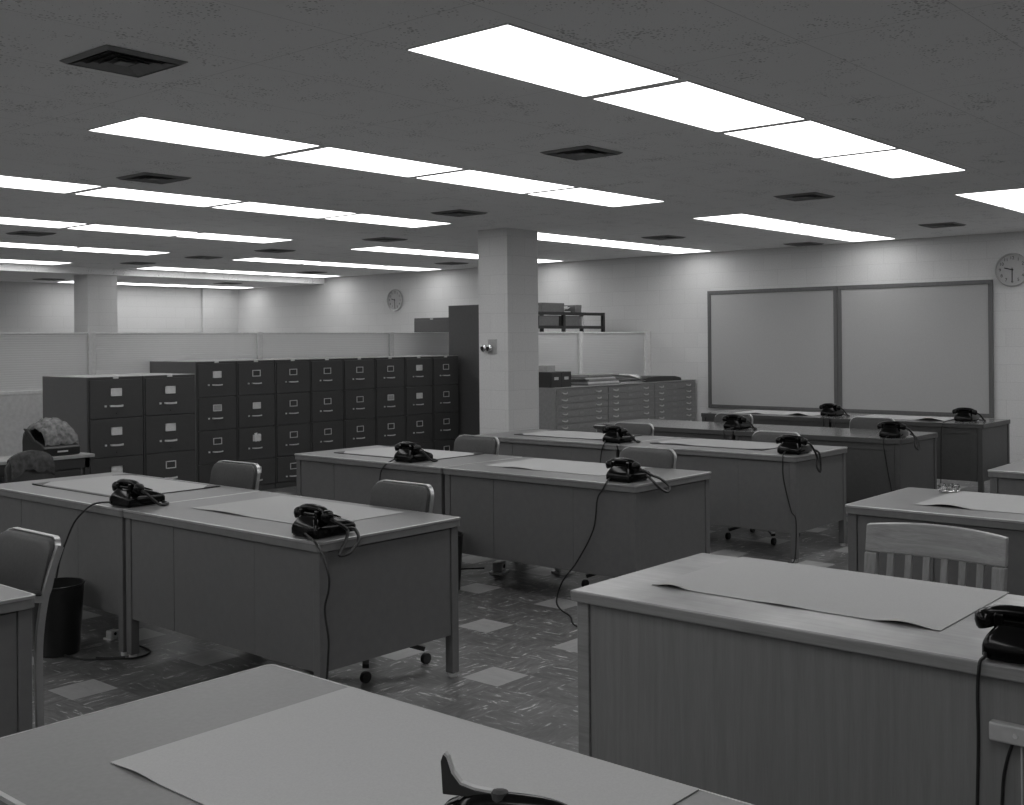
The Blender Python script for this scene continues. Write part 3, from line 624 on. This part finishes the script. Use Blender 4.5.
# ------------------------------------------------------------------ file cabinets (fronts face -Y)
def file_cabinet(label, X, Y, w, dep, h, cards, group, big=False):
    stretch = 1.12 if big else 1.05
    t = thing('file_cabinet', label, 'file cabinet', (X, Y, 0), 0, group); gp = .004
    MB().box(gp, w - gp, .018, dep, .0, h - .004).build('body', 'cabs', t, bevel=.003)
    MB().box(gp, w - gp, .004, dep, h - .004, h).build('top_panel', 'cabt', t)
    MB().box(gp, gp + .014, .004, .018, .0, h - .004).box(w - gp - .014, w - gp, .004, .018, .0, h - .004).box(gp + .014, w - gp - .014, .004, .018, h - .024, h - .004).box(gp + .014, w - gp - .014, .006, .018, 0, .06).build('face_frame', 'cab', t)
    MB().box(w / 2 - .025, w / 2 + .025, -.002, .004, h - .018, h + .003).build('lock_plate', 'hand', t)
    dh = (h - .024 - .06) / 4 * stretch
    for k, c in enumerate(cards):
        z1 = h - .024 - k * dh; z0 = max(z1 - dh, .06)
        dr = MB().box(gp + .017, w - gp - .017, -.004, .017, z0 + .003, z1 - .003).build('drawer', 'cab', t, bevel=.003)
        lz = z1 - dh * .33; lw, lh = .052, .034
        MB().box(w / 2 - lw, w / 2 + lw, -.009, -.004, lz + lh - .008, lz + lh).box(w / 2 - lw, w / 2 + lw, -.009, -.004, lz - lh, lz - lh + .008).box(w / 2 - lw, w / 2 - lw + .009, -.009, -.004, lz - lh, lz + lh).box(w / 2 + lw - .009, w / 2 + lw, -.009, -.004, lz - lh, lz + lh).build('label_holder', 'hand', dr)
        MB().box(w / 2 - lw + .009, w / 2 + lw - .009, -.006, -.004, lz - lh + .008, lz + lh - .008).build('label_card', {'w': 'card', 'g': 'card2', 'd': 'hole', 'p': 'card'}[c], dr)
        if c == 'p':
            MB().obox((w / 2 - .012, -.012, lz + .008), (1, 0, .15), (0, 1, 0), (-.15, 0, 1), .018, .001, .045).obox((w / 2 + .02, -.013, lz + .002), (1, 0, -.2), (0, 1, 0), (.2, 0, 1), .015, .001, .04).build('paper_slip', 'paper', dr)
        hz = z1 - dh * (.68 if big else .64)
        MB().strap(smoothpts([(w / 2 - .058, -.004, hz), (w / 2 - .050, -.024, hz), (w / 2, -.030, hz - .002), (w / 2 + .050, -.024, hz), (w / 2 + .058, -.004, hz)], 4), .016 if big else .012, .006, (0, 0, 1)).build('handle', 'hand', dr, smooth=True)
        MB().box(w / 2 - .110, w / 2 - .094, -.014, -.004, hz - .008, hz + .008).build('latch', 'hand', dr)
        if big: MB().lathe([(.006, 0), (.008, -.006), (.004, -.01)], 8, (w / 2, -.004, z0 + dh * .13), 'y').build('knob', 'hole', dr)
    return t
TX = [6.466, 6.950, 7.440, 7.920, 8.395, 8.880, 9.360, 9.830, 10.295]
TC = ['wgdd', 'dwpd', 'dddd', 'dddd', 'dddd', 'dgdd', 'wwdd', 'dddd']
TLB = ['dark file cabinet at left end of the tall row, pale cards on top two drawers', 'dark file cabinet second in tall row, paper slips stuck in its third drawer holder', 'dark file cabinet third from left in the tall row, empty label holders',
       'dark file cabinet fourth from left in the tall row', 'dark file cabinet fifth from left in the tall row, fourth from its right end', 'dark file cabinet in tall row left of the one with two white cards', 'dark file cabinet in tall row with white cards on its two top drawers', 'dark file cabinet at right end of the tall row, beside the locker']
for k in range(8): file_cabinet(TLB[k], TX[k], 9.75, TX[k + 1] - TX[k], .86, 1.38, TC[k], 'tall row of dark file cabinets')
file_cabinet('dark file cabinet nearest the typing table, white cards on three drawers', 4.838, 8.9, .525, .79, 1.283, 'wwwd', 'pair of lower file cabinets', True)
file_cabinet('dark file cabinet, right one of the lower pair, empty third label holder', 5.363, 8.9, .53, .79, 1.283, 'wwdd', 'pair of lower file cabinets', True)
# locker beside the row
t = thing('storage_locker', 'tall dark metal locker between the file cabinets and the column', 'locker', (10.40, 9.30, 0))
MB().box(.0, .60, 0, .72, 0, 2.02).build('body', 'cabs', t, bevel=.004)
MB().box(.02, .30, -.012, -.0005, .08, 1.98).build('door', 'cabs', t, bevel=.002)
MB().box(.305, .58, -.012, -.0005, .08, 1.98).build('door', 'cabs', t, bevel=.002)
MB().box(.27, .29, -.03, -.0125, .95, 1.07).build('handle', 'hand', t)
# cabinet behind the partition
t = thing('file_cabinet', 'grey tall cabinet top showing above the partition left of the locker', 'file cabinet', (12.9, 12.42, 0))
MB().box(.012, .62, 0, .80, 0, 1.945).build('body', 'cabs', t, bevel=.004)
for k in range(5): 
    dr = MB().box(0, .011, .01, .79, .06 + k * .37, .06 + k * .37 + .362).build('drawer', 'cabs', t, bevel=.003)
    MB().box(-.02, -.001, .34, .46, .20 + k * .37, .212 + k * .37).build('handle', 'hand', dr)
MB().box(-.012, -.0005, .35, .41, 1.915, 1.935).build('lock_plate', 'card', t)

# ------------------------------------------------------------------ partitions
def partition(label, X0_, X1_, Y_, ztop, zrail, posts, thick=.05):
    t = thing('office_partition', label, 'partition', (X0_, Y_, 0), 0, 'glazed office partitions'); w_ = X1_ - X0_
    MB().box(0, w_, .012, thick - .012, .05, zrail).build('solid_panel', 'part', t)
    MB().box(0, w_, 0, thick, zrail, zrail + .035).box(0, w_, .005, thick - .005, ztop - .02, ztop).box(0, w_, 0, thick, 0, .05).build('rail', 'post', t, bevel=.002)
    MB().box(0.0, w_, thick / 2 - .004, thick / 2 + .004, zrail + .035, ztop - .02).build('glass_pane', 'glass', t)
    for a, b in posts: MB().box(a, b, -.012, thick + .012, 0, ztop + .006).build('post', 'post', t, bevel=.002)
    return t
PYL = 10.62
partition('ribbed glass partition at far left, solid lower half visible above the typing table', 3.0, 5.865, PYL, 1.683, 1.085, [(2.79, 2.865)])
partition('glass partition directly above the lower pair of file cabinets', 5.87, 7.925, PYL, 1.683, 1.085, [(1.99, 2.055)])
partition('glass partition behind the middle of the tall cabinet row', 7.93, 9.995, PYL, 1.683, 1.085, [(2.00, 2.065)])
partition('short glass partition behind the right end of the cabinet row, beside the locker', 10.0, 11.3, PYL, 1.683, 1.085, [(1.225, 1.30)])
partition('glass partition between column and the post above the map chest', 10.90, 11.92, 9.02, 1.672, .95, [(.95, 1.02)])
partition('glass partition ending in a wide post at the block wall', 11.925, 13.54, 9.02, 1.672, .95, [(1.49, 1.615)])
# shelving behind the partition
t = thing('shelf_rack', 'dark steel shelf rack standing behind the glass partition right of the column', 'shelving', (11.3, 9.62, 0))
for z in (.55, 1.15, 1.735, 1.925): MB().box(.0, 1.96, 0, .42, z, z + .018).box(0, 1.96, -.002, .004, z - .012, z + .03).build('shelf', 'dark', t)
for a in (0, .98, 1.91):
    for b in (-.006, .385): MB().box(a, a + .05, b, b + .04, 0, 1.957).build('upright', 'dark', t, bevel=.002)
def simple(name, label, cat, mat, box, bevel=.003, group=None):
    x0, x1, y0, y1, z0, z1 = box
    o = MB().box(0, x1 - x0, 0, y1 - y0, 0, z1 - z0).build(name, mat, None, bevel=bevel, loc=(x0, y0, z0)); tag(o, label, cat, group); return o
def carton(label, box, mat='boxm', group='cartons on the shelf rack'):
    x0, x1, y0, y1, z0, z1 = box
    t = thing('carton', label, 'box', (x0, y0, z0), 0, group); w_, d_, h_ = x1 - x0, y1 - y0, z1 - z0
    MB().box(.003, w_ - .003, .003, d_ - .003, 0, h_ - .03).build('base', mat, t, bevel=.003)
    MB().box(0, w_, 0, d_, h_ - .045, h_).build('lid', mat, t, bevel=.003)
carton('grey carton on the top shelf of the rack, left of the plant-like papers', (11.86, 12.36, 9.66, 9.98, 1.944, 2.08))
carton('smaller grey carton at the right on the top shelf of the rack', (12.61, 12.76, 9.66, 9.98, 1.944, 2.06))
carton('grey carton on the lower visible shelf of the rack, left bay', (11.80, 12.24, 9.66, 9.98, 1.754, 1.905))
carton('grey carton on the lower visible shelf of the rack, right bay', (12.36, 12.73, 9.66, 9.98, 1.754, 1.905))
carton('carton seen dimly through the glass, left on the rack', (11.4, 11.9, 9.66, 9.98, 1.169, 1.5))
# crumpled papers on top shelf
rng = random.Random(3)
m = MB()
for k in range(16):
    a = rng.uniform(-.6, .6); x = rng.uniform(.03, .16); zz = rng.uniform(.03, .09)
    m.obox((x, .1 + rng.uniform(-.05, .05), zz), (math.cos(a), 0, math.sin(a)), (0, 1, 0), (-math.sin(a), 0, math.cos(a)), .035, .04, .0015)
m.box(0, .19, .02, .2, 0, .03)
tag(m.build('paper_bundle', 'paper', None, loc=(12.39, 9.7, 1.944)), 'crumpled white papers between the cartons on the top shelf', 'papers')
for k in range(2): simple('paper_tube', ['white upright roll on the rack\'s lower shelf, right of the carton', 'white upright roll at the left end of the rack shelf'][k], 'paper roll', 'white', [(12.76, 12.81, 9.66, 9.7, 1.754, 1.90), (11.72, 11.79, 9.66, 9.7, 1.944, 2.05)][k])

# ------------------------------------------------------------------ map chests
def map_chest(label, X, w):
    t = thing('map_chest', label, 'map cabinet', (X, 8.25, 0), 0, 'row of shallow-drawer map cabinets'); h = .985
    MB().box(.002, w - .002, .012, .72, .05, h).build('body', 'chest', t, bevel=.003)
    MB().box(.002, w - .002, -.004, .722, h, h + .012).build('top_panel', 'chest', t, bevel=.002)
    MB().box(.03, w - .03, .03, .70, 0, .05).build('plinth', 'cab', t)
    n = 11; dh = (h - .07) / n
    for k in range(n):
        z1 = h - .012 - k * dh; z0 = z1 - dh
        dr = MB().box(.018, w - .018, 0, .012, z0 + .003, z1 - .003).build('drawer', 'chestd', t, bevel=.0015)
        for hx in (.165, w - .20):
            MB().strap(smoothpts([(hx - .05, 0, z0 + dh * .55), (hx - .045, -.014, z0 + dh * .5), (hx, -.018, z0 + dh * .42), (hx + .045, -.014, z0 + dh * .5), (hx + .05, 0, z0 + dh * .55)], 3), .016, .004, (0, 0, 1)).build('handle', 'hand', dr)
        MB().box(w / 2 - .07, w / 2 + .01, -.003, 0, z0 + dh * .35, z0 + dh * .7).build('label_holder', 'chest', dr)
    return t
map_chest('shallow-drawer map cabinet nearest the column, left of three', 10.38, 1.046)
map_chest('shallow-drawer map cabinet in the middle of three, stack of charts on it', 11.427, 1.046)
map_chest('shallow-drawer map cabinet nearest the tack board, right of three', 12.474, 1.046)
t = thing('card_file', 'small dark two-drawer card file on the map cabinet beside the column', 'card file', (10.2, 8.33, .998))
t.location.x = 10.39
MB().box(0, .40, .006, .38, 0, .185).build('body', 'cab', t, bevel=.003)
for k in range(2):
    dr = MB().box(.008 + k * .195, .195 + k * .195, 0, .006, .01, .175).build('drawer', 'cab', t, bevel=.002)
    MB().box(.06 + k * .195, .14 + k * .195, -.004, 0, .09, .125).build('label_holder', 'card' if k else 'hand', dr)
simple('paper_box', 'small pale box on top of the dark card file', 'box', 'plastic', (10.40, 10.56, 8.40, 8.58, 1.184, 1.26))
rng = random.Random(5); z = .998
for k in range(7):
    hgt = .012 + rng.random() * .012; dx = rng.uniform(-.05, .05)
    o = simple('chart_folder', 'loose chart folders in the untidy pile on the middle map cabinet', 'folder', ['chest', 'paper', 'boxm'][k % 3], (11.10 + dx, 11.72 + dx + rng.uniform(-.05, .05), 8.33, 8.78, z, z + hgt), .001, 'pile of folders'); z += hgt + .0005
m = MB()
for k in range(12):
    a = rng.uniform(-.25, .25); m.obox((.28 + rng.uniform(-.05, .05), .2 + rng.uniform(-.05, .05), .03 + .022 * rng.random() + k * .002), (math.cos(a), 0, math.sin(a)), (0, 1, 0), (-math.sin(a), 0, math.cos(a)), .20, .17, .001)
m.box(0.02, .50, .02, .40, 0, .02)
tag(m.build('paper_pile', 'paper', None, loc=(11.84, 8.33, .998)), 'loose pile of white papers with lifting edges on the map cabinets', 'papers')
o = MB().loft([[(x, y, z) for x, y, z in ((xx, .0, 0), (xx, .40, 0), (xx, .38, hh), (xx, .01, hh))] for xx, hh in ((0, .045), (.06, .062), (.3, .068), (.7, .062), (.80, .05), (.86, .038))]).build('portfolio', 'pad', None, bevel=.006, loc=(12.40, 8.32, .998))
tag(o, 'black soft portfolio lying on the right-hand map cabinet', 'portfolio')

# ------------------------------------------------------------------ tack boards
def tack_board(label, y0, y1):
    t = thing('tack_board', label, 'board', (XW, y0, .612), 0, 'framed tack boards'); w_ = y1 - y0; h = 1.612; f = .05
    MB().box(-.022, -.002, f, w_ - f, f, h - f).build('board_surface', 'board', t)
    MB().box(-.035, -.001, 0, w_, 0, f).box(-.035, -.001, 0, w_, h - f, h).box(-.035, -.001, 0, f, f, h - f).box(-.035, -.001, w_ - f, w_, f, h - f).build('frame', 'bframe', t, bevel=.003)
tack_board('wide framed tack board, left one of two on the block wall', 6.163, 8.055)
tack_board('wide framed tack board, right one of two, beside the wall clock', 4.255, 6.158)

# ------------------------------------------------------------------ clocks
def text_mesh(s_, size, ext=.0005):
    cu = bpy.data.curves.new('numeral', 'FONT'); cu.body = s_; cu.size = size; cu.extrude = ext; cu.align_x = 'CENTER'; cu.align_y = 'CENTER'
    o = bpy.data.objects.new('numeral', cu); C.objects.link(o)
    dg = bpy.context.evaluated_depsgraph_get(); me = bpy.data.meshes.new_from_object(o.evaluated_get(dg)); bpy.data.objects.remove(o, do_unlink=True)
    return me
def clock(label, Y_, Z_, R_=.19):
    t = thing('wall_clock', label, 'clock', (XW, Y_, Z_), 0, 'round wall clocks')
    MB().lathe([(R_ * .9, 0), (R_ * .98, -.01), (R_, -.035), (R_ * .965, -.05), (R_ * .915, -.048), (R_ * .91, -.03)], 48, (-.001, 0, 0), 'x').build('rim', 'alu2', t, smooth=True)
    MB().lathe([(R_ * .90, -.022), (R_ * .90, -.0315)], 48, (0, 0, 0), 'x').build('dial', 'clockf', t)
    for k in range(1, 13):
        a = k * PI / 6; me = text_mesh(str(k), R_ * .27); me.materials.append(MT['mark'])
        o = bpy.data.objects.new('numeral', me); C.objects.link(o); o.parent = t
        # dial faces -X; to the viewer, screen-right is -Y
        o.location = (-.0325, -math.sin(a) * R_ * .70, math.cos(a) * R_ * .70); o.rotation_euler = (PI / 2, 0, -PI / 2)
    def hand(ang, l, wd):
        d = Vector((0, -math.sin(ang), math.cos(ang))); n_ = Vector((0, math.cos(ang), math.sin(ang)))
        return MB().obox(Vector((-.036, 0, 0)) + d * l * .42, d, n_, (1, 0, 0), l * .58, wd, .001)
    hand(math.radians(285), R_ * .46, .006).build('hour_hand', 'mark', t)
    hand(math.radians(180), R_ * .72, .0045).build('minute_hand', 'mark', t)
    MB().lathe([(.008, -.034), (.008, -.040), (.002, -.041)], 12, (0, 0, 0), 'x').build('hub', 'mark', t)
clock('round wall clock reading half past nine at the right edge', 4.035, 2.328, .192)
clock('round wall clock far away, above the partition left of the locker', 14.32, 2.29, .19)

# ------------------------------------------------------------------ jack plate on the column
t = thing('wall_jack', 'square plate with two round knobs on the column face', 'wall fitting', (8.985, 8.02, 1.495))
MB().box(-.008, 0, -.085, .045, -.075, .085).build('plate', 'plastic', t, bevel=.003)
for yy in (.0, .085):
    MB().lathe([(.030, 0), (.040, -.008), (.040, -.034), (.030, -.044), (.010, -.048)], 18, (-.009 if yy < .05 else -.004, yy, -.01), 'x').build('knob', 'chrome', t, smooth=True)
    MB().lathe([(.018, -.048), (.018, -.056)], 14, (-.009, yy, -.01), 'x').build('knob_cap', 'mark', t)
MB().box(-.030, -.008, -.02, .04, -.05, .02).build('housing', 'hand', t, bevel=.004)

# ------------------------------------------------------------------ typing table, typewriter
t = thing('typing_table', 'low pale-topped table at left against the file cabinets', 'table', (2.6, 8.46, 0))
MB().box(0, 2.06, 0, .40, .655, .68).build('tabletop', 'cabt', t, bevel=.003)
MB().box(.03, 2.03, .02, .035, .575, .655).box(.03, 2.03, .365, .38, .575, .655).build('apron', 'cab', t)
MB().box(1.30, 1.66 + .3, .04, .36, .10, .575).build('pedestal', 'cab', t, bevel=.003)
MB().box(1.32, 1.94, .028, .039, .34, .56).build('drawer', 'cab', t, bevel=.003)
for a in (.03, 1.985):
    for b in (.02, .335): MB().box(a, a + .04, b, b + .04, 0, .655).build('leg', 'cab', t)
t = thing('typewriter', 'black typewriter with a grey cloth cover bunched over it, on the typing table', 'typewriter', (4.395, 8.67, .681), .05)
prof = [(-.17, .004), (-.17, .07), (-.12, .10), (-.02, .125), (.06, .17), (.14, .17), (.165, .12), (.165, .004)]
MB().loft([[(xx * 1, y, z) for y, z in prof] for xx in (-.15, -.14, .15, .16)]).build('body', 'bin', t, bevel=.01)
MB().lathe([(.03, -.155), (.03, -.145), (.022, -.14), (.022, .15), (.03, .155), (.03, .165)], 18, (0, .08, .185), 'x').build('platen', 'rubber', t, smooth=True)
MB().box(-.04, .05, -.174, -.170, .03, .042).build('nameplate', 'hand', t)
MB().strap(smoothpts([(-.14, -.02, .10), (-.175, .0, .17), (-.20, .02, .22)], 3), .05, .008, (0, 1, 0)).build('return_lever', 'dark', t)
rings = []
rng = random.Random(2)
for k in range(19):
    x = -.125 + .285 * k / 18; e_ = max(0, abs(k - 8.5) / 9.5) ** 2.6; ring = []
    for q in range(16):
        a = PI * q / 15; y = .03 - .175 * math.cos(a); z = .085 + (.205 - .085 * e_) * math.sin(a) ** .7 + .008 * math.sin(q * 2.1 + k * .9) + .006 * math.sin(k * 1.7)
        ring.append((x, y, z))
    for q in range(15, -1, -1):
        a = PI * q / 15; y = .03 - .167 * math.cos(a); z = .08 + (.196 - .085 * e_) * math.sin(a) ** .7 + .008 * math.sin(q * 2.1 + k * .9) + .006 * math.sin(k * 1.7); ring.append((x, y, z))
    rings.append(ring)
MB().loft(rings).build('cloth_cover', 'cloth', t, smooth=True)

# ------------------------------------------------------------------ waste baskets, floor outlets, outlet box, ashtray
def basket(label, X, Y):
    t = thing('waste_basket', label, 'waste basket', (X, Y, 0), 0, 'round black waste baskets')
    MB().lathe([(.105, 0), (.109, .004), (.130, .345), (.127, .345), (.106, .008), (.0001, .008)], 36).build('bucket', 'bin', t, smooth=True)
    m = MB(); m.tube([(.131 * math.cos(2 * PI * k / 36), .131 * math.sin(2 * PI * k / 36), .348) for k in range(36)], .0055, 6, closed=True); m.build('rim', 'bin', t, smooth=True)
basket('round black waste basket in front of the far-left desk, behind the armchair', 2.80, 5.47)
basket('round black waste basket half hidden beside the middle pair, behind the foreground desk leg', 5.05, 4.935)
def outlet(label, X, Y, r=0):
    t = thing('floor_outlet', label, 'floor outlet', (X, Y, 0), r, 'floor outlet boxes')
    MB().prism(rrect(.13, .11, .015), 'z', 0, .012).build('base', 'hand', t)
    MB().box(-.045, .045, -.035, .035, .012, .075).build('housing', 'hand', t, bevel=.008)
    MB().lathe([(.014, .0), (.014, -.004)], 12, (.0, -.035, .045), 'y').build('socket', 'mark', t)
    return t
outlet('floor outlet box under the far-left desk', 3.12, 5.50, .2).scale = (.6, .6, .6)
outlet('floor outlet box under the left end of the middle pair right desk', 5.66, 5.00, .4)
outlet('floor outlet box farther under the middle pair, next to a chair caster', 5.92, 4.66, -.3)
for lab, pts in (('black cable snaking from the basket to the floor outlet', [(2.86, 5.2, .006), (2.98, 5.05, .006), (3.1, 5.1, .006), (3.12, 5.28, .006), (3.12, 5.43, .02)]),
                 ('black cable bundle on the floor under the middle pair of desks', [(5.18, 5.7, .006), (5.3, 5.4, .006), (5.45, 5.2, .03), (5.6, 5.08, .03)])):
    tag(MB().tube(smoothpts(pts, 8), .005, 6).build('floor_cable', 'cord', None, smooth=True), lab, 'cable')
t = thing('outlet_box', 'grey receptacle box screwed to the front of the oak desk, cords below', 'outlet box', (2.931, .868, .572))
MB().box(-.030, 0, -.075, .065, -.022, .026).build('housing', 'plastic', t, bevel=.006)
MB().lathe([(.007, 0), (.006, -.003)], 12, (-.030, .0, .002), 'x').build('screw', 'hand', t)
MB().tube(smoothpts([(-.015, .01, -.02), (-.014, .025, -.07), (-.012, .036, -.14), (-.012, .04, -.3), (-.012, .04, -.572)], 5), .0045, 6).build('cord', 'cord', t, smooth=True)
MB().tube(smoothpts([(-.015, -.01, -.02), (-.014, -.010, -.2), (-.012, -.006, -.572)], 5), .0025, 6).build('cord', 'lrub', t, smooth=True)
m = MB().lathe([(.042, 0), (.05, .004), (.055, .035), (.050, .036), (.042, .012), (.001, .010)], 32)
tag(m.build('ashtray', 'cglass', None, smooth=True, loc=(6.0, 2.12, ZT + .0025)), 'round cut-glass ashtray on the right-hand desk', 'ashtray')
t = bpy.data.objects['ashtray']
for k in range(8):
    a = k * PI / 4; MB().lathe([(.002, 0), (.008, .006), (.010, .02), (.006, .03), (.001, .033)], 6, (.05 * math.cos(a), .05 * math.sin(a), .004)).build('facet', 'cglass', t)
o = bpy.data.objects.get('wall_column'); o['kind'] = 'structure'
